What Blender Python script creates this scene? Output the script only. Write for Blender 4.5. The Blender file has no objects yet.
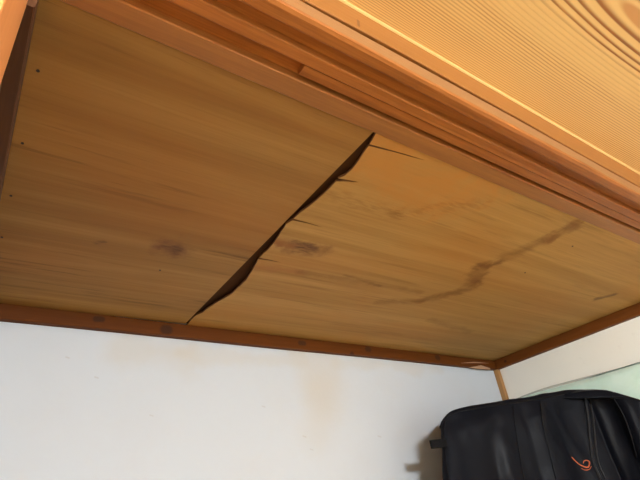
import bpy, bmesh, math, random
import numpy as np
from mathutils import Vector, Matrix, noise as mnoise
from mathutils.bvhtree import BVHTree

sc = bpy.context.scene
col = sc.collection
random.seed(4)

# ------------------------------------------------------------------ camera
CZ = 1.60                                   # camera height above the room floor
FPX = 483.0                                 # focal length in pixels of the 640x480 frame
def cam_ray(px, py): return np.array([px - 320.0, 240.0 - py, -FPX])
_X = cam_ray(1078, 429); _X /= np.linalg.norm(_X)       # vanishing point along the back wall
_Y = cam_ray(-74.5, 589); _Y -= _X * (_X @ _Y); _Y /= np.linalg.norm(_Y)   # vanishing point into the closet
_R = np.array([_X, _Y, np.cross(_X, _Y)])
cam_d = bpy.data.cameras.new('camera'); cam = bpy.data.objects.new('camera', cam_d); col.objects.link(cam)
cam_d.sensor_width = 36.0; cam_d.lens = 36.0 * FPX / 640.0; cam_d.clip_start = 0.01
cam.matrix_world = Matrix.Translation((0, 0, CZ)) @ Matrix(_R.tolist()).to_4x4()
sc.camera = cam
def on_z(px, py, z):                        # pixel -> point on a horizontal plane
    d = _R @ cam_ray(px, py); t = (z - CZ) / d[2]; return Vector((d[0]*t, d[1]*t, z))
def on_y(px, py, y):                        # pixel -> point on a plane parallel to the back wall
    d = _R @ cam_ray(px, py); t = y / d[1]; return Vector((d[0]*t, y, CZ + d[2]*t))
def on_x(px, py, x):
    d = _R @ cam_ray(px, py); t = x / d[0]; return Vector((x, d[1]*t, CZ + d[2]*t))

# ------------------------------------------------------------------ world and daylight
w = bpy.data.worlds.new('daylight'); sc.world = w; w.use_nodes = True
bg = w.node_tree.nodes['Background']; bg.inputs[0].default_value = (0.80, 0.90, 1.0, 1); bg.inputs[1].default_value = 1.2
WIN = (-0.20, 2.10, 0.45, 2.00)              # window in the rear wall: x0 x1 z0 z1
YR = -3.10                                  # rear wall of the room
def area(name, loc, rot, sx, sy, power, colr):
    l = bpy.data.lights.new(name, 'AREA'); l.shape = 'RECTANGLE'; l.size = sx; l.size_y = sy
    l.energy = power; l.color = colr
    o = bpy.data.objects.new(name, l); o.location = loc; o.rotation_euler = rot; col.objects.link(o); return o
area('window_daylight', ((WIN[0]+WIN[1])/2, YR-0.16, (WIN[2]+WIN[3])/2), (math.pi/2, 0, 0),
     WIN[1]-WIN[0], WIN[3]-WIN[2], 18, (0.90, 0.96, 1.0))
vs = sc.view_settings
vs.view_transform = 'Standard'; vs.look = 'None'; vs.gamma = 1.0; vs.use_curve_mapping = False
vs.exposure = 0.0

# ------------------------------------------------------------------ main measures (metres)
H = CZ + 0.510            # closet ceiling
HR = CZ + 0.586           # room ceiling
XL, XR, YB = -0.0466, 1.717, 1.180        # closet left / right / back wall
YF, YI = 0.258, 0.371     # front and inner edge of the lintel
SHELF = 0.92

# ------------------------------------------------------------------ material helpers
class NT:
    def __init__(s, name):
        s.m = bpy.data.materials.new(name); s.m.use_nodes = True
        s.t = s.m.node_tree; s.n = s.t.nodes; s.b = s.n['Principled BSDF']
        s.co = s.n.new('ShaderNodeTexCoord').outputs['Object']
    def link(s, a, b): s.t.links.new(a, b)
    def put(s, sock, v):
        if isinstance(v, bpy.types.NodeSocket): s.link(v, sock)
        else: sock.default_value = v
    def vm(s, op, a, b=None, sc_=None, out=0):
        n = s.n.new('ShaderNodeVectorMath'); n.operation = op; s.put(n.inputs[0], a)
        if b is not None: s.put(n.inputs[1], b)
        if sc_ is not None: s.put(n.inputs['Scale'], sc_)
        return n.outputs[out]
    def ma(s, op, a, b=None, c=None, clamp=False):
        n = s.n.new('ShaderNodeMath'); n.operation = op; n.use_clamp = clamp
        s.put(n.inputs[0], a)
        if b is not None: s.put(n.inputs[1], b)
        if c is not None: s.put(n.inputs[2], c)
        return n.outputs[0]
    def noise(s, vec, scale, detail=4, rough=0.55, dist=0.0):
        n = s.n.new('ShaderNodeTexNoise'); s.link(vec, n.inputs['Vector'])
        n.inputs['Scale'].default_value = scale; n.inputs['Detail'].default_value = detail
        n.inputs['Roughness'].default_value = rough; n.inputs['Distortion'].default_value = dist
        return n.outputs['Fac']
    def rng(s, v, a, b, c=0.0, d=1.0, smooth=True):
        n = s.n.new('ShaderNodeMapRange'); n.interpolation_type = 'SMOOTHSTEP' if smooth else 'LINEAR'
        s.put(n.inputs['Value'], v)
        for k, x in zip(('From Min', 'From Max', 'To Min', 'To Max'), (a, b, c, d)): n.inputs[k].default_value = x
        return n.outputs['Result']
    def mix(s, f, a, b):
        n = s.n.new('ShaderNodeMix'); n.data_type = 'RGBA'; s.put(n.inputs['Factor'], f)
        for k, x in ((6, a), (7, b)):
            if isinstance(x, tuple): n.inputs[k].default_value = (*x[:3], 1)
            else: s.link(x, n.inputs[k])
        return n.outputs[2]
    def scaled(s, sx, sy, sz, vec=None): return s.vm('MULTIPLY', vec or s.co, (sx, sy, sz))
    def seg(s, a, b, r, soft, wob=None, amt=0.0, vec=None):        # mask: 1 along the segment a-b
        a = Vector(a); b = Vector(b); ba = b - a; L2 = max(ba.dot(ba), 1e-9)
        pa = s.vm('SUBTRACT', vec or s.co, tuple(a))
        h = s.ma('MULTIPLY', s.vm('DOT_PRODUCT', pa, tuple(ba), out=1), 1.0/L2, clamp=True)
        d = s.vm('LENGTH', s.vm('SUBTRACT', pa, s.vm('SCALE', tuple(ba), sc_=h)), out=1)
        if wob is not None: d = s.ma('ADD', d, s.ma('MULTIPLY', s.ma('SUBTRACT', wob, 0.5), amt))
        return s.rng(d, r, r+soft, 1.0, 0.0)
    def done(s, colr, rough=0.6, bump=None, bs=0.2, bd=0.002, spec=0.4):
        s.put(s.b.inputs['Base Color'], colr if isinstance(colr, bpy.types.NodeSocket) else (*colr, 1))
        s.put(s.b.inputs['Roughness'], rough); s.b.inputs['Specular IOR Level'].default_value = spec
        if bump is not None:
            n = s.n.new('ShaderNodeBump'); n.inputs['Strength'].default_value = bs; n.inputs['Distance'].default_value = bd
            s.link(bump, n.inputs['Height']); s.link(n.outputs[0], s.b.inputs['Normal'])
        return s.m

def wood(name, light, dark, axis='x', grain=55.0, streak=9.0, rough=0.5, contrast=0.75, spots=(), spec=0.22):
    t = NT(name)
    k = {'x': (0.035, 1, 1), 'y': (1, 0.035, 1), 'z': (1, 1, 0.035)}[axis]
    v = t.scaled(*k)
    fine = t.noise(v, grain*4, 5, 0.65); st = t.noise(v, streak*2.4, 5, 0.6, 0.6); broad = t.noise(t.scaled(*(max(q, .2) for q in k)), 4.0, 3)
    f = t.ma('ADD', t.ma('MULTIPLY', t.rng(fine, .3, .7), .4), t.ma('MULTIPLY', t.rng(st, .3, .7), .6))
    f = t.ma('ADD', t.ma('MULTIPLY', f, .75), t.ma('MULTIPLY', t.rng(broad, .3, .7), .25))
    c = t.mix(t.ma('MULTIPLY', f, contrast), light, dark)
    for (a, b, r, soft, cc, s_) in spots:
        c = t.mix(t.ma('MULTIPLY', t.seg(a, b, r, soft, st, r*1.5), s_), c, cc)
    return t.done(c, rough, fine, 0.25, 0.0015, spec)

M = {}
# closet-ceiling plywood (aged, amber) with stains of their own shape on the cracked panel
def ply(name, light, dark, spots, seed, hairs=.8):
    t = NT(name)
    v = t.vm('ADD', t.scaled(0.05, 1, 1), (seed, seed*.37, 0))
    streak = t.noise(v, 16, 6, 0.6, 0.8); fine = t.noise(t.scaled(0.02, 1, 1), 190, 4, 0.7)
    blot = t.noise(t.vm('ADD', t.scaled(.55, 1, 1), (seed*3, 1, 0)), 3.2, 4, 0.55, 0.4)
    dash = t.noise(t.vm('ADD', t.scaled(0.10, 1, 1), (seed, 7, 0)), 46, 3, 0.55)
    c = t.mix(t.rng(streak, .28, .74), light, dark)
    c = t.mix(t.ma('MULTIPLY', t.rng(fine, .35, .75), .25), c, tuple(q*.62 for q in dark))
    c = t.mix(t.ma('MULTIPLY', t.rng(blot, .42, .72), .45), c, (light[0]*.92, light[1]*.66, light[2]*.42))
    c = t.mix(t.ma('MULTIPLY', t.rng(dash, .60, .85), .35), c, (.16, .075, .028))
    hair = t.noise(t.vm('ADD', t.scaled(0.045, 1, 1), (seed, 3, 0)), 75, 4, .65); gate = t.noise(t.vm('ADD', t.scaled(.3, 1, 1), (seed, 11, 0)), 7, 3)
    c = t.mix(t.ma('MULTIPLY', t.rng(hair, .52, .70), t.rng(gate, .40, .62, .10, hairs)), c, tuple(q*.45 for q in dark))
    wob = t.noise(t.scaled(1, 1, 1), 34, 5, .6); wob2 = t.noise(t.scaled(.25, 1, 1), 110, 4, .6); wob3 = t.noise(t.scaled(.6, 1, 1), 26, 4, .6, .5)
    for (a, b, r, soft, cc, s_, lines) in spots:
        mk = t.ma('MULTIPLY', t.seg(a, b, r*.6, soft*1.5, wob, (r+soft)*2.2), t.rng(wob3, .3, .62, s_*.6, min(1.0, s_*1.2)))
        if lines: mk = t.ma('MULTIPLY', mk, t.rng(wob2, .36, .62))
        c = t.mix(mk, c, cc)
    return t.done(c, 0.6, fine, 0.15, 0.001, 0.15)
P = lambda x, y: on_z(x, y, H)
DKN = (.10, .045, .018); STN = (.20, .085, .022); ORG = (.52, .235, .055)
M['ply_left'] = ply('old_plywood_left', (.41, .222, .064), (.275, .134, .034), [
    (P(167,247), P(178,250), .010, .026, (.19,.080,.030), .75, False), (P(170,248), P(176,250), .006, .016, DKN, .7, True),
    (P(97,243), P(104,242), .002, .006, DKN, .8, True)], 2.0)
M['ply_right'] = ply('old_plywood_cracked', (.51, .290, .088), (.38, .198, .053), [
    (P(385,150), P(470,190), .010, .075, ORG, .8, False), (P(372,150), P(420,205), .004, .05, ORG, .55, False),
    (P(577,223), P(568,227), .004, .012, STN, .9, False),
    (P(570,229), P(548,238), .006, .018, STN, .65, False), (P(550,238), P(505,258), .004, .02, STN, .5, False),
    (P(500,262), P(488,267), .003, .012, STN, .9, False), (P(482,268), P(471,284), .012, .022, STN, .85, False),
    (P(470,289), P(420,301), .004, .018, STN, .65, False), (P(420,301), P(380,302), .002, .016, STN, .4, False),
    (P(596,299), P(613,295), .003, .012, DKN, .55, False), (P(430,320), P(470,332), .002, .016, STN, .3, False),
    (P(290,245), P(316,250), .010, .022, (.26,.12,.04), .8, False), (P(296,244), P(312,249), .004, .016, DKN, .9, True),
    (P(276,240), P(292,246), .003, .010, (.30,.12,.035), .8, False),
    (P(256,266), P(300,272), .004, .012, (.36,.15,.045), .65, False), (P(300,272), P(420,292), .001, .012, STN, .35, False),
    (P(330,196), P(400,214), .001, .022, STN, .35, True), (P(400,214), P(480,203), .001, .022, STN, .30, True),
    (P(345,275), P(380,286), .001, .006, STN, .5, False)], 5.0, .40)
M['plug'] = wood('dark_batten_wood', (.085, .036, .014), (.04, .017, .007), 'y', 40, 9, .8, .75, (), .03)
M['ply_edge'] = wood('broken_ply_edge', (.22, .10, .04), (.12, .05, .02), 'y', 60, 12)
TB = lambda x, y: on_y(x, y, 1.162); TR_ = lambda x, y: on_x(x, y, 1.699)
KN = (.06, .022, .010)
knots = [(TB(*p), TB(p[0]+q, p[1]+.3), r*1.5, r*1.6, KN, .95) for p, q, r in
         (((437,357.5), 1.5, .004), ((367,349), 2, .004), ((165,329.5), 3, .005), ((96,319), 6, .003), ((352,354), .5, .003), ((300,343), 4, .003))]
knots += [(TR_(505,361.5), TR_(505.6,361.2), .003, .004, KN, .9)]
M['trim'] = wood('red_brown_trim_wood', (.14, .042, .007), (.07, .018, .003), 'x', 50, 8, .55, .8, knots, .10)
M['trim_y'] = wood('red_brown_trim_wood_deep', (.18, .058, .011), (.095, .027, .005), 'y', 50, 8, .55, .8, knots, .10)
M['trim_dark'] = wood('dark_trim_wood', (.13, .052, .018), (.07, .026, .009), 'y', 50, 8, .6, .8)
M['kamoi'] = wood('lintel_wood', (.47, .165, .034), (.15, .037, .005), 'x', 90, 22, .45, 1.0,
    [((-.1, .357, H), (1.8, .357, H), .013, .006, (.36,.180,.062), .45), ((-.1, YF-.002, CZ+.524), (1.8, YF-.002, CZ+.524), .011, .005, (.26,.135,.055), .75)])
M['crown'] = wood('ceiling_moulding_wood', (.32, .128, .030), (.20, .070, .015), 'x', 45, 8, .45, .7,
    [(on_y(358,21,.258), on_y(358.5,26,.258), .0012, .002, (.16,.06,.02), .9)])
M['post'] = wood('orange_post_wood', (.95, .40, .14), (.74, .26, .075), 'z', 40, 8, .4, .8)
M['corner_post'] = wood('corner_strip_wood', (.50, .29, .12), (.34, .17, .06), 'z', 50, 8, .55, .8)
M['chip'] = wood('torn_pale_fibre', (.52, .32, .20), (.36, .20, .11), 'x', 60, 12, .8)

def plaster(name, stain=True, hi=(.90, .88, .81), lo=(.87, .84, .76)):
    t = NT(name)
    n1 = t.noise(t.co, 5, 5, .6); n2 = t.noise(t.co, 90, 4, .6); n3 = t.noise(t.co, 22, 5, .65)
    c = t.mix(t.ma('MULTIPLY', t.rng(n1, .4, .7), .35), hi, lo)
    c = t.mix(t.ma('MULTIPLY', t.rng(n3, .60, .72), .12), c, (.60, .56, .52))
    if stain:
        W = lambda x, y: on_y(x, y, YB)
        for a, b, r, s_, k in (((318,362), (325,392), .03, .10, .42), ((322,395), (318,432), .015, .08, .30), ((125,347), (180,354), .005, .06, .40),
                               ((180,352), (300,362), .002, .03, .35), ((340,362), (440,368), .002, .03, .35)):
            c = t.mix(t.ma('MULTIPLY', t.seg(W(*a), W(*b), r, s_, n1, .14), k*.7), c, (.56, .48, .36))
        for p in ((95,377), (150,415), (66,357), (262,406), (303,436), (310,449), (378,436)):
            c = t.mix(t.ma('MULTIPLY', t.seg(W(*p), W(p[0]+3, p[1]+1), .0006, .002, n3, .003), .35), c, (.42, .38, .34))
    return t.done(c, 0.85, n2, 0.25, 0.001, 0.2)
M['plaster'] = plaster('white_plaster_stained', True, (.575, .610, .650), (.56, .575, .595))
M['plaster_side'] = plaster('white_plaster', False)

# room ceiling: straight fine grain opening into a cathedral figure
def ceiling_wood(cx, cy):
    t = NT('pale_cedar_ceiling_board')
    n = t.noise(t.scaled(.12, 1, 1), 9, 3, .5)
    p = t.vm('SUBTRACT', t.co, (cx, cy, 0)); p = t.vm('MULTIPLY', p, (.13, 1, 0))
    r = t.vm('LENGTH', p, out=1)
    r = t.ma('ADD', r, t.ma('MULTIPLY', t.ma('SUBTRACT', n, .5), .022))
    ph = t.ma('ADD', t.ma('MULTIPLY', r, 30.0), t.ma('MULTIPLY', t.ma('MULTIPLY', r, r), 800.0))
    fr = t.ma('FRACT', ph)
    line = t.ma('MULTIPLY', t.rng(fr, .40, .82, 0, 1), t.rng(fr, .88, 1.0, 1, 0))   # slow late-wood rise, quick fall
    amp = t.rng(t.noise(t.scaled(.10, 1, 1), 14, 3, .5), .25, .7, .45, 1.0)
    amp = t.ma('MULTIPLY', amp, t.ma('MAXIMUM', t.rng(r, .050, .066, 1.5, .22), t.rng(r, .088, .115, .22, .85)))
    c = t.mix(t.ma('MULTIPLY', line, amp, clamp=True), (.82, .53, .205), (.31, .105, .020))
    c = t.mix(t.rng(r, .005, .009, .75, 0), c, (.55, .22, .06))
    sh = t.noise(t.scaled(.3, 1, 1), 5, 3, .5)
    c = t.mix(t.ma('MULTIPLY', t.rng(sh, .4, .7), .25), c, (.58, .33, .14))
    return t.done(c, 0.42, line, 0.15, 0.0006, 0.4)
BW = 0.455
bc = Vector((0.75, YF - BW/2, HR))
kc = on_z(645, 24, HR)
M['board'] = ceiling_wood(kc.x - bc.x, kc.y - bc.y)

M['highlight_strip'] = wood('pale_highlight_wood', (.66, .43, .17), (.56, .34, .12), 'x', 50, 8, .4, .6)  # paler tone puts the bright edge line of the room ceiling into colour
def simple(name, c, rough, nscale=60, var=.2, bs=.1, spec=.4):
    t = NT(name); n = t.noise(t.co, nscale, 4)
    return t.done(t.mix(t.ma('MULTIPLY', n, var*2), c, tuple(q*.6 for q in c)), rough, n, bs, .001, spec)
t = NT('tatami_rush'); nn = t.noise(t.scaled(1, .03, 1), 260, 3)
M['tatami'] = t.done(t.mix(nn, (.58, .48, .29), (.44, .36, .20)), .75, nn, .2, .001)
M['tatami_cloth'] = simple('tatami_border_cloth', (.05, .07, .05), .8)
M['shelf'] = wood('shelf_plywood', (.30, .18, .08), (.20, .11, .05), 'x', 40, 6, .6)
M['dark'] = simple('dark_roof_void', (.05, .03, .02), .9)
M['alu'] = simple('bronze_aluminium', (.32, .30, .28), .4, 80, .05, .02)
M['nail'] = simple('rusty_nail', (.035, .016, .010), .6)
t = NT('window_glass'); nt = t.t
gl = t.n.new('ShaderNodeBsdfGlossy'); gl.inputs['Roughness'].default_value = .02
tr = t.n.new('ShaderNodeBsdfTransparent'); mx = t.n.new('ShaderNodeMixShader'); mx.inputs[0].default_value = .06
nt.links.new(tr.outputs[0], mx.inputs[1]); nt.links.new(gl.outputs[0], mx.inputs[2]); nt.links.new(mx.outputs[0], t.n['Material Output'].inputs[0]); M['glass'] = t.m

M['lamp_base'] = simple('white_lamp_base', (.8, .8, .8), .5)
t = NT('lamp_diffuser'); t.b.inputs['Emission Color'].default_value = (.93, .98, 1.02, 1); t.b.inputs['Emission Strength'].default_value = 255.0
M['lamp_glow'] = t.done((.85, .85, .85), .5)
# black nylon
t = NT('black_nylon'); n1 = t.noise(t.scaled(1, 1, .5), 9, 1.5, .45, .3); n2 = t.noise(t.co, 700, 2)
c = t.mix(n1, (.003, .0036, .006), (.006, .007, .011))
M['nylon'] = t.done(c, t.rng(n1, .3, .7, .42, .58), n1, .7, .025, .08)
t.b.inputs['Sheen Weight'].default_value = .02; t.b.inputs['Sheen Roughness'].default_value = .4
M['piping'] = simple('black_piping', (.006, .006, .008), .45, 90, .1, .1, .10)
M['webbing'] = simple('black_webbing', (.007, .007, .008), .8, 300, .3, .3, .10)
M['zip'] = simple('grey_black_zip_tape', (.014, .014, .016), .5, 300, .3, .3, .15)
M['orange'] = simple('orange_embroidery', (.50, .11, .035), .6, 400, .2, .2)
t = NT('green_plastic'); n1 = t.noise(t.scaled(1, 1, 1), 14, 4, .55, .7)
M['green'] = t.done(t.mix(t.rng(n1, .35, .65), (.74, .95, .86), (.68, .91, .81)), .28, n1, .5, .012, .5)
t.b.inputs['Subsurface Weight'].default_value = .15; t.b.inputs['Subsurface Radius'].default_value = (.02, .02, .02)
t = NT('clear_grey_plastic'); n1 = t.noise(t.co, 25, 4, .6)
M['clear'] = t.done(t.mix(n1, (.62, .66, .60), (.54, .58, .54)), .25, n1, .4, .006, .5)

# ------------------------------------------------------------------ geometry helpers
def obj(name, bm, mat, parent=None, smooth=False, recalc=True):
    if recalc: bmesh.ops.recalc_face_normals(bm, faces=bm.faces)
    me = bpy.data.meshes.new(name); bm.to_mesh(me); bm.free()
    if smooth:
        for p in me.polygons: p.use_smooth = True
    for m_ in (mat if isinstance(mat, (list, tuple)) else [mat]): me.materials.append(m_)
    o = bpy.data.objects.new(name, me); col.objects.link(o)
    if parent is not None: o.parent = parent; o.matrix_parent_inverse = parent.matrix_world.inverted()
    return o
def tag(o, label, cat=None, kind=None, group=None):
    o['label'] = label
    if cat: o['category'] = cat
    if kind: o['kind'] = kind
    if group: o['group'] = group
    return o
def empty(name, loc):
    o = bpy.data.objects.new(name, None); col.objects.link(o); o.location = loc; o.empty_display_size = .05
    o.matrix_world = Matrix.Translation(loc); return o
def box(x0, x1, y0, y1, z0, z1, bev=0.0, bm=None):
    bm = bm or bmesh.new(); new = bmesh.new()
    bmesh.ops.create_cube(new, size=1.0)
    for v in new.verts: v.co = Vector(((x0+x1)/2 + v.co.x*(x1-x0), (y0+y1)/2 + v.co.y*(y1-y0), (z0+z1)/2 + v.co.z*(z1-z0)))
    if bev: bmesh.ops.bevel(new, geom=new.edges[:], offset=bev, segments=2, affect='EDGES', profile=.6)
    me = bpy.data.meshes.new('tmp'); new.to_mesh(me); new.free(); bm.from_mesh(me); bpy.data.meshes.remove(me)
    return bm
def profile_x(pts, x0, x1, n=1, jig=None):
    """extrude a closed (y,z) outline along x"""
    bm = bmesh.new(); rings = []
    for i in range(n+1):
        x = x0 + (x1-x0)*i/n
        rings.append([bm.verts.new((x, p[0] + (jig(x, k)[0] if jig else 0), p[1] + (jig(x, k)[1] if jig else 0))) for k, p in enumerate(pts)])
    N = len(pts)
    for a, b in zip(rings, rings[1:]):
        for k in range(N): bm.faces.new((a[k], a[(k+1) % N], b[(k+1) % N], b[k]))
    bm.faces.new(rings[0][::-1]); bm.faces.new(rings[-1])
    return bm
def tube(pts, r, seg=6, bm=None, closed=False):
    bm = bm or bmesh.new(); pts = [Vector(p) for p in pts]; rings = []
    for i, p in enumerate(pts):
        d = (pts[min(i+1, len(pts)-1)] - pts[max(i-1, 0)]).normalized()
        a = d.orthogonal().normalized() if i == 0 else (a - d*a.dot(d)).normalized()
        b = d.cross(a); rr = r[i] if isinstance(r, (list, tuple)) else r
        rings.append([bm.verts.new(p + (a*math.cos(2*math.pi*k/seg) + b*math.sin(2*math.pi*k/seg))*rr) for k in range(seg)])
    for A, B in zip(rings, rings[1:]):
        for k in range(seg): bm.faces.new((A[k], A[(k+1) % seg], B[(k+1) % seg], B[k]))
    bm.faces.new(rings[0][::-1]); bm.faces.new(rings[-1]); return bm
def lerp(a, b, f): return a + (b-a)*f
def spline(pts, n):
    """Catmull-Rom through points"""
    pts = [Vector(p) for p in pts]; out = []
    ext = [pts[0]*2 - pts[1]] + pts + [pts[-1]*2 - pts[-2]]
    for i in range(len(pts)-1):
        p0, p1, p2, p3 = ext[i:i+4]
        for k in range(n):
            u = k/n
            out.append(.5*((2*p1) + (p2-p0)*u + (2*p0-5*p1+4*p2-p3)*u*u + (3*p1-p0-3*p2+p3)*u**3))
    out.append(pts[-1]); return out

# ------------------------------------------------------------------ the closet shell
S = 'structure'
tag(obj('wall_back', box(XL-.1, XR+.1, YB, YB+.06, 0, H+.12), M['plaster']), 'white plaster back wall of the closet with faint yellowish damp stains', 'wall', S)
tag(obj('wall_right', box(XR, XR+.06, YI, YB+.03, 0, H+.12), M['plaster_side']), 'white plaster right side wall of the closet above the bag', 'wall', S)
tag(obj('wall_left', box(XL-.06, XL, YI, YB+.03, 0, H+.12), M['shelf']), 'brown plywood left side wall of the closet', 'wall', S)

# closet ceiling: dark void board carrying two plywood sheets, a batten and nails
ceil = tag(obj('ceiling', box(XL-.06, XR+.06, .30, YB+.05, H+.024, H+.06), M['dark']), 'old amber plywood closet ceiling with a ragged crack across it', 'ceiling', S)
XJ = P(186, 323).x
bm = bmesh.new()
lp = [(XL+.002, YI-.02), (XJ, YI-.02), (XJ, 1.1585), (XJ-.06, 1.1600), (XJ-.16, 1.1615), (XJ-.21, 1.166), (XJ-.24, YB-.002), (XL+.002, YB-.002)]
lo = [bm.verts.new((x, y, H)) for x, y in lp]; bm.faces.new(lo)
ex = bmesh.ops.extrude_face_region(bm, geom=bm.faces[:]); bmesh.ops.translate(bm, vec=(0, 0, .0045), verts=[v for v in ex['geom'] if isinstance(v, bmesh.types.BMVert)])
pl = obj('plywood_panel', bm, M['ply_left'], ceil); pl['label'] = 'darker plywood sheet with a straight edge, left of the crack'

# ragged edge of the cracked sheet, from the back wall to the lintel; notches are the splits along the grain
edge_px = [(189,323), (192,319), (197,314.5), (203,312), (206,309), (213,304.5), (222,299), (230,294.5), (238,287), (246,279.5), (252,270), (256,262.5), (258.5,258),
           'n', (281,262), (259.2,256.6), (264,251.5), (270,246), (276,238), (281,230), (286,222.8), (292,219),
           'n', (323,227), (293.2,217.6), (300,211.5), (308,206), (317,199), (324,193), (331,186), (336,181),
           'n', (359,182), (338,178), (345,175), (352,169), (359,160), (364,152), (368.5,146), 'n', (426,160.5), (369.5,144.2), (373,138.5), (376,133)]
pts = []; i = 0
while i < len(edge_px):
    if edge_px[i] == 'n':
        q = P(*edge_px[i+1]); a = pts[-1]; b = P(*edge_px[i+2])
        for f, wdt in ((.45, .9), (.75, .45)):          # slit tapers to its tip
            pts.append(lerp(a, q, f) + Vector((0, 0.0012*wdt*math.sin(f*9), 0)))
        pts.append(q)
        pts.append(lerp(b, q, .75) + Vector((0, -.0004, 0))); pts.append(lerp(b, q, .45) + Vector((0, -.0008, 0)))
        i += 2
    else: pts.append(P(*edge_px[i])); i += 1
fine_pts = [pts[0]]
for a, b in zip(pts, pts[1:]):
    n = max(1, int((b-a).length/.012)) if (b-a).length < .05 else 1
    for k in range(1, n+1):
        q = lerp(a, b, k/n)
        if k < n: q = q + Vector((random.uniform(-.0012, .0012), 0, 0))
        fine_pts.append(q)
fine_pts = [Vector((max(p.x, XJ+.0012), p.y, H)) for p in fine_pts]
y_first, y_last = fine_pts[0].y, fine_pts[-1].y
outline = [Vector((fine_pts[0].x, YB-.002, H))] + fine_pts + [Vector((fine_pts[-1].x - .001, YI-.02, H)), Vector((XR-.002, YI-.02, H)), Vector((XR-.002, YB-.002, H))]
bm = bmesh.new(); lo = [bm.verts.new(p) for p in outline]; f = bm.faces.new(lo); f.normal_update()
bmesh.ops.triangulate(bm, faces=[f], ngon_method='EAR_CLIP')
for xx in (XJ+.03, XJ+.05, XJ+.08, XJ+.12, XJ+.18, XJ+.26):
    bmesh.ops.bisect_plane(bm, geom=bm.verts[:]+bm.edges[:]+bm.faces[:], plane_co=(xx, 0, 0), plane_no=(1, 0, 0))
for yy in (.5, .6, .7, .8, .9, 1.0, 1.1):
    bmesh.ops.bisect_plane(bm, geom=bm.verts[:]+bm.edges[:]+bm.faces[:], plane_co=(0, yy, 0), plane_no=(0, 1, 0))
ex = bmesh.ops.extrude_face_region(bm, geom=bm.faces[:]); up = [v for v in ex['geom'] if isinstance(v, bmesh.types.BMVert)]
bmesh.ops.translate(bm, vec=(0, 0, .0045), verts=up)
for v in bm.verts:                                        # the torn edge has come loose and hangs a little
    s_ = max(0, math.sin(math.pi*min(1, max(0, (v.co.y-.40)/(1.15-.40)))))
    v.co.z -= .004*s_*math.exp(-(v.co.x-XJ)/.06)
bmesh.ops.recalc_face_normals(bm, faces=bm.faces)
for f in bm.faces:
    if abs(f.normal.z) < .5 and f.calc_center_median().x < XJ+.12: f.material_index = 1
pr = obj('plywood_panel', bm, [M['ply_right'], M['ply_edge']], ceil); pr['label'] = 'lighter stained plywood sheet with a torn, split edge, right of the crack'
bt = obj('batten', box(XJ-.03, XJ+.06, YI-.02, YB-.002, H+.0105, H+.0235), M['plug'], ceil); bt['label'] = 'dark batten showing through the crack'
def nail(px, py, r=.0022):
    p = P(px, py); bm = bmesh.new()
    bmesh.ops.create_cone(bm, cap_ends=True, segments=8, radius1=r, radius2=r*.8, depth=.0014)
    bmesh.ops.translate(bm, vec=(p.x, p.y, H-.0003), verts=bm.verts); obj('nail_head', bm, M['nail'], ceil)
for p in ((38,70.5), (22.5,143), (11,195.5), (2,237), (572.5,246), (525,272.5), (245,291.5), (160,270)): nail(*p)

# cornice trims under the ceiling (36 mm high, 18 mm proud)
def trim_prof(y0, y1): return [(y1, H-.036), (y0+.0015, H-.036), (y0, H-.0345), (y0, H-.002), (y0+.001, H-.0005), (y1, H-.0005)]
t1 = tag(obj('trim_1', profile_x(trim_prof(1.162, YB), XL, XR, 24, lambda x, k: (.0007*math.sin(x*5+k*.2), .0006*math.sin(x*7))), M['trim']), 'knotty reddish brown wooden cornice along the back wall', 'trim', S)
bm = bmesh.new()
def yz_prof(pts, y0, y1, mirror):
    bm = bmesh.new(); A = [bm.verts.new((x, y0, z)) for x, z in pts]; B = [bm.verts.new((x, y1, z)) for x, z in pts]; N = len(pts)
    for k in range(N): bm.faces.new((A[k], A[(k+1) % N], B[(k+1) % N], B[k]))
    bm.faces.new(A); bm.faces.new(B[::-1]); return bm
def side(x0, x1): return [(x1, H-.036), (x0+(.0015 if x1 > x0 else -.0015), H-.036), (x0, H-.0345), (x0, H-.0005), (x1, H-.0005)]
tag(obj('trim_2', yz_prof(side(1.699, XR), YI-.005, 1.162, 0), M['trim_y']), 'reddish brown wooden cornice along the right closet wall', 'trim', S)
tag(obj('trim_3', yz_prof(side(-.0286, XL), YI-.005, 1.162, 0), M['trim_dark']), 'dark brown wooden cornice along the left closet wall', 'trim', S)
# torn pale fibres on the back cornice by the corner
for poly in ([(468,367.6), (476,366.2), (481,365.2), (484,366.2), (490,368.2), (490.5,369.6), (478,368.8)], [(461,363), (474,361.8), (489,363.2), (476,362.9)]):
    bm = bmesh.new(); vs_ = [bm.verts.new(on_y(x, y, 1.1612)) for x, y in poly]; bm.faces.new(vs_)
    ex = bmesh.ops.extrude_face_region(bm, geom=bm.faces[:]); bmesh.ops.translate(bm, vec=(0, .0014, 0), verts=[v for v in ex['geom'] if isinstance(v, bmesh.types.BMVert)])
    obj('torn_fibre', bm, M['chip'], t1)['label'] = 'pale torn wood fibre'
# corner strip
cp = box(XR-.019, XR, YB-.019, YB, SHELF, H-.036, .002)
tag(obj('trim_4', cp, M['corner_post']), 'thin pale wooden strip in the back right corner', 'trim', S)

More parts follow.
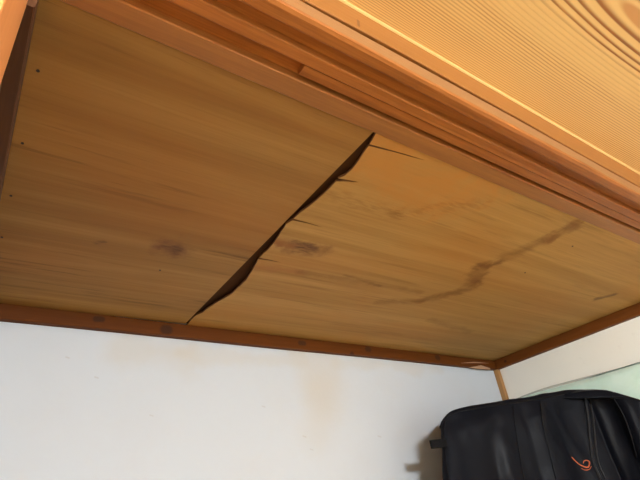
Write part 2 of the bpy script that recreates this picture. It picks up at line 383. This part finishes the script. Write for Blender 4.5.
# grooved lintel: profile from the inner edge to the front
z0 = CZ + .506
XP0, XP1 = -.036, 1.700
g = [(YI, H+.03), (YI, z0+.002), (YI-.002, z0), (.3415, z0), (.3400, z0+.0015), (.3400, z0+.014), (.3165, z0+.014), (.3165, z0+.0015), (.3150, z0),
     (.3000, z0), (.2985, z0+.0012), (.2985, z0+.014), (.2790, z0+.014), (.2790, z0+.002), (.2770, z0),
     (YF+.006, z0), (YF+.0015, z0+.002), (YF, z0+.006), (YF, CZ+.5330), (YF+.002, CZ+.535), (YF+.022, CZ+.535), (YF+.022, H+.055), (YI, H+.055)]
km = tag(obj('trim_5', profile_x(g, XP0, XP1, 30, lambda x, k: (.0004*math.sin(x*9+k), .0003*math.sin(x*11+k*.7))), M['kamoi']), 'reddish brown grooved sliding-door lintel at the closet front', 'lintel', S)
fs = obj('filler_strip', profile_x([(.3335, z0+.013), (.3335, z0+.003), (.3325, z0+.002), (.3180, z0+.003), (.3180, z0+.013)], .262, XP1-.02, 8), M['kamoi'], km); fs['label'] = 'narrow strip set in the inner groove'
# moulding between lintel and room ceiling, with the dark gap under it
def crown_jig(x, k): return (0, .0055*math.exp(-((x-.45)/.33)**2) + .0008*math.sin(x*21) if k in (0, 1, 2, 6) else 0)
cm = profile_x([(YF+.020, CZ+.5365), (YF+.0005, CZ+.5360), (YF-.0005, CZ+.5370), (YF-.0005, HR-.001), (YF, HR-.0003), (YF+.06, HR-.0003), (YF+.06, CZ+.5365)], -1.2, 2.5, 90, crown_jig)
tag(obj('trim_6', cm, M['crown']), 'orange brown moulding where the lintel meets the room ceiling', 'trim', S)
# posts either side of the closet opening
tag(obj('trim_7', box(-.141, XP0, .250, YI, 0, H+.02, .003), M['post']), 'bright orange brown wooden post at the left of the closet opening', 'post', S)
tag(obj('trim_8', box(XP1, XP1+.105, .250, YI, 0, H+.02, .003), M['post']), 'orange brown wooden post at the right of the closet opening', 'post', S)

# room ceiling boards
X0R, X1R = -1.2, 2.5
rc = tag(obj('ceiling_room', box(X0R-.06, X1R+.06, YR-.06, .32, HR+.012, HR+.05), M['dark']), 'pale straight-grained cedar board ceiling of the room', 'ceiling', S)
highlight_strip = obj('edge_highlight_strip', profile_x([(YF-.0035, HR+.0005), (YF-.0032, HR-.0018), (YF-.001, HR-.0030), (YF+.002, HR-.0030), (YF+.002, HR+.0005)], X0R, X1R), M['highlight_strip'], rc); highlight_strip['label'] = 'narrow pale strip added to draw the bright line at the ceiling edge'  # added pale strip standing in for the highlight on the board edge
first = None
for k in range(8):
    yc = YF - BW*(k+.5)
    if first is None:
        bm = box(X0R - bc.x, X1R - bc.x, -BW/2+.0006, BW/2-.0006, 0, .0115, .0008); first = obj('ceiling_board', bm, M['board'], rc); o = first
        o['label'] = 'pale cedar ceiling board with fine straight grain and an arched figure'
    else:
        o = first.copy(); col.objects.link(o)
        if 'label' in o: del o['label']
        o.rotation_euler = (0, 0, math.pi if k % 2 else 0)
    o.location = (bc.x, yc, HR)

# ------------------------------------------------------------------ the room behind the camera
fl = tag(obj('floor', box(X0R-.06, X1R+.06, YR-.06, YI, -.08, -.052), M['shelf']), 'floor of tatami mats in the room', 'floor', S)
mat0 = None
mw, ml = (X1R-X0R)/4, (YI-.121-YR)/2
for i in range(4):
    for j in range(2):
        cx, cy = X0R + mw*(i+.5), YR + ml*(j+.5)
        if mat0 is None:
            a = obj('tatami_mat', box(-mw/2+.001, mw/2-.001, -ml/2+.001, ml/2-.001, -.05, 0, .002), M['tatami'], fl)
            bs = [obj('border_cloth', box(s_*(mw/2-.017)-.015, s_*(mw/2-.017)+.015, -ml/2+.002, ml/2-.002, -.001, .001), M['tatami_cloth'], a) for s_ in (-1, 1)]
            mat0 = (a, bs); a.location = (cx, cy, 0)
        else:
            a = mat0[0].copy(); col.objects.link(a); a.location = (cx, cy, 0)
            for b_ in mat0[1]:
                c_ = b_.copy(); col.objects.link(c_); c_.parent = a
tag(obj('floor_closet', box(XL, XR, .262, YB, -.05, .03), M['shelf']), 'plywood floor of the closet', 'floor', S)
tag(obj('wall_front_left', box(X0R, -.141, .262, YI, 0, HR+.01), M['plaster_side']), 'white plaster wall left of the closet opening', 'wall', S)
tag(obj('wall_front_right', box(XP1+.105, X1R, .262, YI, 0, HR+.01), M['plaster_side']), 'white plaster wall right of the closet opening', 'wall', S)
tag(obj('wall_room_left', box(X0R-.06, X0R, YR, YI, 0, HR+.01), M['plaster_side']), 'white plaster left wall of the room', 'wall', S)
tag(obj('wall_room_right', box(X1R, X1R+.06, YR, YI, 0, HR+.01), M['plaster_side']), 'white plaster right wall of the room', 'wall', S)
bm = box(X0R, WIN[0], YR-.12, YR, 0, HR+.01); box(WIN[1], X1R, YR-.12, YR, 0, HR+.01, 0, bm)
box(WIN[0], WIN[1], YR-.12, YR, 0, WIN[2], 0, bm); box(WIN[0], WIN[1], YR-.12, YR, WIN[3], HR+.01, 0, bm)
tag(obj('wall_rear', bm, M['plaster_side']), 'white plaster rear wall of the room with a wide window', 'wall', S)
wn = empty('window_1', (WIN[0], YR-.06, WIN[2])); tag(wn, 'wide two-pane sliding window in the rear wall', 'window', S)
bm = bmesh.new()
for a in ((WIN[0], WIN[0]+.04, WIN[2], WIN[3]), (WIN[1]-.04, WIN[1], WIN[2], WIN[3]), (WIN[0], WIN[1], WIN[2], WIN[2]+.04), (WIN[0], WIN[1], WIN[3]-.04, WIN[3]),
          ((WIN[0]+WIN[1])/2-.025, (WIN[0]+WIN[1])/2+.025, WIN[2], WIN[3])): box(a[0], a[1], YR-.085, YR-.045, a[2], a[3], 0, bm)
obj('window_frame', bm, M['alu'], wn)
xm = (WIN[0]+WIN[1])/2
for a, b in ((WIN[0]+.04, xm-.025), (xm+.025, WIN[1]-.04)):
    obj('pane', box(a, b, YR-.068, YR-.063, WIN[2]+.04, WIN[3]-.04), M['glass'], wn)
sh = tag(obj('shelf_middle', box(XL, XR, YI+.02, YB, SHELF-.02, SHELF, .001), M['shelf']), 'plywood middle shelf of the closet under the bag', 'shelf', S)
obj('shelf_rail', box(XP0, XP1, YI-.02, YI+.02, SHELF-.07, SHELF, .003), M['kamoi'], sh)

# round ceiling lamp in the middle of the room: its diffuser is the light
LX, LY = 0.22, -1.15
lamp = empty('ceiling_lamp', (LX, LY, HR)); tag(lamp, 'round white ceiling lamp on the room ceiling', 'lamp')
def lathe(prof, n=48):
    bm = bmesh.new(); rings = [[bm.verts.new((LX + r_*math.cos(2*math.pi*k/n), LY + r_*math.sin(2*math.pi*k/n), z)) for k in range(n)] for r_, z in prof]
    for A, B in zip(rings, rings[1:]):
        for k in range(n): bm.faces.new((A[k], A[(k+1) % n], B[(k+1) % n], B[k]))
    bm.faces.new(rings[0]); bm.faces.new(rings[-1][::-1]); return bm
obj('base_plate', lathe([(.10, HR-.0005), (.175, HR-.002), (.18, HR-.012), (.17, HR-.016)]), M['lamp_base'], lamp, True)
obj('diffuser', lathe([(.165, HR-.016), (.18, HR-.03), (.185, HR-.06), (.175, HR-.09), (.145, HR-.112), (.08, HR-.122), (.02, HR-.124)]), M['lamp_glow'], lamp, True)

# ------------------------------------------------------------------ green plastic-covered bundle against the right wall
gb = empty('bedding_bundle', (1.65, .75, SHELF)); tag(gb, 'pale green plastic-covered bundle against the right wall, behind the black bag', 'bundle')
def rounded_slab(x0, x1, y0, y1, zb, topf, bulge, nu=64, nv=40):
    bm = bmesh.new(); rings = []; cx, cy = (x0+x1)/2, (y0+y1)/2
    for j in range(nv+1):
        v = j/nv; rr = []
        ins = .0
        if v < .05: ins = .02*(1-v/.05)**2
        if v > .86: ins = (1 - math.sqrt(max(0, 1-((v-.86)/.14)**2)))
        for i in range(nu):
            th = 2*math.pi*i/nu; c_, s_ = math.cos(th), math.sin(th)
            e = .35
            ux = math.copysign(abs(c_)**e, c_); uy = math.copysign(abs(s_)**e, s_)
            k = 1-ins
            x = cx + (x1-x0)/2*ux*k; y = cy + (y1-y0)/2*uy*(1-ins*.35)
            z = zb + (topf(x, y)-zb)*(v if v < .86 else .86 + .14*math.sin((v-.86)/.14*math.pi/2))
            nz = mnoise.noise(Vector((x*6, y*9, z*7)))
            if ux < .6: x += bulge*(-.5+nz)*math.sin(math.pi*min(1, v*1.05))
            rr.append(bm.verts.new((min(x, XR-.002), y, z)))
        rings.append(rr)
    for A, B in zip(rings, rings[1:]):
        for i in range(nu): bm.faces.new((A[i], A[(i+1) % nu], B[(i+1) % nu], B[i]))
    bm.faces.new(rings[0][::-1]); bm.faces.new(rings[-1]); return bm
obj('body', rounded_slab(1.640, XR-.002, .30+.11, 1.15, SHELF, lambda x, y: CZ + .338 + .006*math.sin(y*7), .014), M['green'], gb, True)
# clear rim of the cover standing up against the wall
sil = [on_x(px, py, XR-.006) for px, py in ((690,349), (640,362), (622,367.5), (600,373.3), (570,381), (545,388), (525,395), (512,400.5))]
sil = spline(sil, 6); bm = bmesh.new(); rows = []
for k, p in enumerate(sil):
    rows.append([bm.verts.new((XR-.003 - d, p.y - dy, p.z - dz)) for d, dy, dz in ((.0, 0, 0), (.004, 0, -.0005), (.012, .002, .012 + .003*math.sin(k)), (.022, .004, .030), (.026, .004, .05), (.020, .004, .05), (.002, 0, .05))])
for A, B in zip(rows, rows[1:]):
    for i in range(len(A)): j = (i+1) % len(A); bm.faces.new((A[i], A[j], B[j], B[i]))
bm.faces.new(rows[0]); bm.faces.new(rows[-1][::-1])
obj('plastic_rim', bm, M['clear'], gb, True)['label'] = 'greyish clear plastic rim of the cover'

# ------------------------------------------------------------------ the black bag
TL = on_y(440.5, 428, .990); TC = on_z(584, 392, CZ+.276); TC2 = on_x(612, 392, 1.560); TQ = on_x(642, 401, 1.585)
bagroot = empty('travel_bag', (1.42, .95, SHELF)); tag(bagroot, 'black nylon travel bag with orange swirl emblem leaning in the corner', 'bag')
_pn = Vector((TC.y-TL.y, TL.x-TC.x, 0)).normalized()         # upright plane of the bag's front
def on_front(px, py):
    d = Vector((_R @ cam_ray(px, py)).tolist()); o = Vector((0, 0, CZ)); return o + d*((TL-o).dot(_pn)/d.dot(_pn))
fr_ = [on_front(*p) for p in ((440.5,428), (441.5,421), (446,415.5), (456,411.5), (480,407.5), (513,402.5), (545,397.5), (570,391.5), (584,391.5))]
fr_u = [0, .03, .08, .15, .40, .85, 1.35, 1.75, 2.0]
ctrl = [Vector((p.x, p.y)) for p in fr_] + [Vector((TC2.x, TC2.y)), Vector((TQ.x, TQ.y)), Vector((1.592, .93)), Vector((1.50, 1.10)), Vector((1.40, 1.150)), Vector((TL.x+.150, 1.110))]
ztop = [p.z for p in fr_] + [TC2.z, TQ.z, CZ+.27, CZ+.27, CZ+.275, CZ+.26]
ctrl_u = fr_u + [2.55, 3.0, 4.0, 5.0, 6.0, 7.0, 8.0]
per = []
N = len(ctrl)
for i in range(N):
    a, b = ctrl[i], ctrl[(i+1) % N]; za, zb_ = ztop[i], ztop[(i+1) % N]
    n = max(2, int((b-a).length/.006))
    for k in range(n): per.append((lerp(a, b, k/n), lerp(za, zb_, k/n), lerp(ctrl_u[i], ctrl_u[i+1], k/n)))
for _ in range(3):                                          # soften corners
    L = len(per); per = [((per[k-1][0]+per[k][0]*2+per[(k+1) % L][0])/4, (per[k-1][1]+per[k][1]*2+per[(k+1) % L][1])/4, per[k][2]) for k in range(L)]
L = len(per); cen = sum((p[0] for p in per), Vector((0, 0)))/L
nrm = []
for k in range(L):
    d = per[(k+1) % L][0] - per[k-1][0]; n_ = Vector((d.y, -d.x)).normalized()
    if n_.dot(per[k][0]-cen) < 0: n_ = -n_
    nrm.append(n_)
def fold(s_, dz):
    """outward displacement of the cloth: s_ = place round the bag, dz = depth below the rim"""
    q = min(1, dz/.05); o = .010*math.sin(min(1, dz/.5)*math.pi*.5)
    if s_ < 2.05:
        t_ = s_/2
        o += q*(.010*math.sin(math.pi*min(1, t_/.47)) if t_ < .47 else .014*math.sin(math.pi*(t_-.47)/.18) if t_ < .65 else -.016*math.sin(math.pi*min(1, (t_-.65)/.30)))
        o -= .012*q*math.exp(-((t_-.22-.9*max(0, .10-dz))/.05)**2)*min(1, dz/.06)
        o += .006*q*math.exp(-((t_-.70-.5*dz)/.035)**2) + .016*q*math.exp(-((t_-1.0)/.05)**2)
    elif s_ < 3.1:
        t_ = s_-2; o += q*(.016*math.sin(math.pi*min(1, t_/.6)) - .006*math.exp(-((t_-.7)/.06)**2))
    return o
NV = 70; bm = bmesh.new(); rings = []
def bag_point(k, dz, inset=0.0):
    p, zt, s_ = per[k]
    x, y = p
    o = fold(s_, dz) if dz > 0 else 0
    fl_ = min(1.0, dz/.40)
    left = max(0, 1 - min(abs(s_), abs(s_-8))/1.2)
    x2 = x + nrm[k].x*(o-inset) - .07*left*fl_; y2 = y + nrm[k].y*(o-inset)
    nz = mnoise.noise(Vector((x2*14, y2*14, (zt-dz)*8)))*.009*min(1, dz/.03) + mnoise.noise(Vector((x2*32, y2*32, (zt-dz)*20+3)))*.002*min(1, dz/.02)
    return Vector((min(x2 + nrm[k].x*nz, 1.597), min(y2 + nrm[k].y*nz, YB-.006), zt - dz))
depths = [0.0]
for j in range(1, NV+1):
    f_ = j/NV; depths.append(.002 + (.32 if f_ < .75 else 0)*f_/.75 if f_ < .75 else .322 + (f_-.75)/.25*1.0)
tot = [per[k][1]-SHELF for k in range(L)]
for ins, up_ in ((.5, .012), (.25, .011), (.09, .010), (.035, .008), (.012, .005), (.003, .001)):
    rr = []
    for k in range(L):
        p = per[k][0]; q = lerp(p, cen, ins); rr.append(bm.verts.new((q.x, q.y, lerp(per[k][1], CZ+.275, ins) + up_ + mnoise.noise(Vector((q.x*20, q.y*20, 1)))*.004)))
    rings.append(rr)
for d in depths[1:]:
    rr = []
    for k in range(L):
        d2 = min(d, tot[k]) if d < 1.2 else tot[k]
        d2 = d if d < .33 else .322 + (d-.322)/1.0*(tot[k]-.322)
        rr.append(bm.verts.new(bag_point(k, d2)))
    rings.append(rr)
for A, B in zip(rings, rings[1:]):
    for i in range(L): bm.faces.new((A[i], A[(i+1) % L], B[(i+1) % L], B[i]))
cv = bm.verts.new((cen.x, cen.y, CZ+.288))
for i in range(L): bm.faces.new((cv, rings[0][(i+1) % L], rings[0][i]))
bm.faces.new(rings[-1])
bmesh.ops.recalc_face_normals(bm, faces=bm.faces)
bvh = BVHTree.FromBMesh(bm)
body = obj('body', bm, M['nylon'], bagroot, True)
cam_o = Vector((0, 0, CZ))
def on_bag(px, py, off=.001):
    d = Vector((_R @ cam_ray(px, py)).tolist()).normalized()
    loc, n_, _, _ = bvh.ray_cast(cam_o, d)
    if loc is None: return None
    return loc + n_*off
def seam(name, pix, r, mat, parent=bagroot, off=.0008, n=10, seg=6):
    p2 = spline([Vector((x, y, 0)) for x, y in pix], n)
    pts_ = [q for q in (on_bag(p.x, p.y, off) for p in p2) if q is not None]
    if len(pts_) < 3: return None
    return obj(name, tube(pts_, r, seg), mat, parent, True)
# rim piping follows the upper edge all round
rim = [Vector((per[k][0].x + nrm[k].x*.001, per[k][0].y + nrm[k].y*.001, per[k][1]-.001)) for k in range(L)]
obj('rim_piping', tube(rim + [rim[0]], .0032, 6), M['piping'], bagroot, True)
seam('seam_piping', [(513,406), (515,425), (519,450), (524,479)], .0022, M['piping'])
seam('seam_piping', [(540,402), (543,425), (549,450), (556,479)], .0022, M['piping'])
seam('seam_piping', [(445,420), (444,436), (446,458), (449,479)], .0022, M['piping'])
zp = seam('zip_tape', [(585,398), (588,418), (590,440), (593,462), (600,479)], .0045, M['zip'])
seam('zip_tape', [(590,399), (593,418), (595,440), (598,462), (605,479)], .0030, M['zip'])
seam('shoulder_piping', [(612,396), (622,412), (630,432), (637,458)], .0024, M['piping'])
# orange swirl emblem
em = [(571.5,457.2), (575,460.8), (579,464.2), (583.5,466.6), (587.6,467.2), (589.2,464.5), (588.8,461.6), (586.2,460.4), (583.8,461.2), (583.2,463.4)]
p2 = spline([Vector((x, y, 0)) for x, y in em], 6); pp = [on_bag(p.x, p.y, .0008) for p in p2]
nE = len(pp); em_o = obj('emblem', tube(pp, [.0006 + .0014*math.sin(math.pi*min(1, .1+.9*k/nE))**.6 for k in range(nE)], 6), M['orange'], bagroot, True); em_o['label'] = 'orange swirl emblem'
p2 = spline([Vector((x, y, 0)) for x, y in [(581,468.2), (585,470), (589,469.4), (591.2,466.5)]], 6)
obj('swirl_stroke', tube([on_bag(p.x, p.y, .0006) for p in p2], .0008, 6), M['orange'], em_o, True)
# side handle: a webbing loop on the left flank
hp = [on_y(px, py, .985) for px, py in ((447,443), (430.5,444.5))]
a, b = hp; c0 = (a+b)/2; ux = (b-a).normalized(); uz = Vector((0, 0, 1)); uy = ux.cross(uz).normalized()
loop = []
bm = bmesh.new(); LN = (b-a).length
outl = [(0, .006), (LN*.8, .006), (LN*.96, .004), (LN, 0), (LN*.96, -.004), (LN*.8, -.006), (0, -.006), (0, -.0035), (LN*.78, -.0035), (LN*.86, 0), (LN*.78, .0035), (0, .0035)]
top = [bm.verts.new(a + ux*u + uy*v_ + uz*.0105) for u, v_ in outl]; bot = [bm.verts.new(a + ux*u + uy*v_ - uz*.0105) for u, v_ in outl]
for k in range(len(outl)): j = (k+1) % len(outl); bm.faces.new((top[k], top[j], bot[j], bot[k]))
bm.faces.new(top); bm.faces.new(bot[::-1])
obj('side_handle', bm, M['webbing'], bagroot)
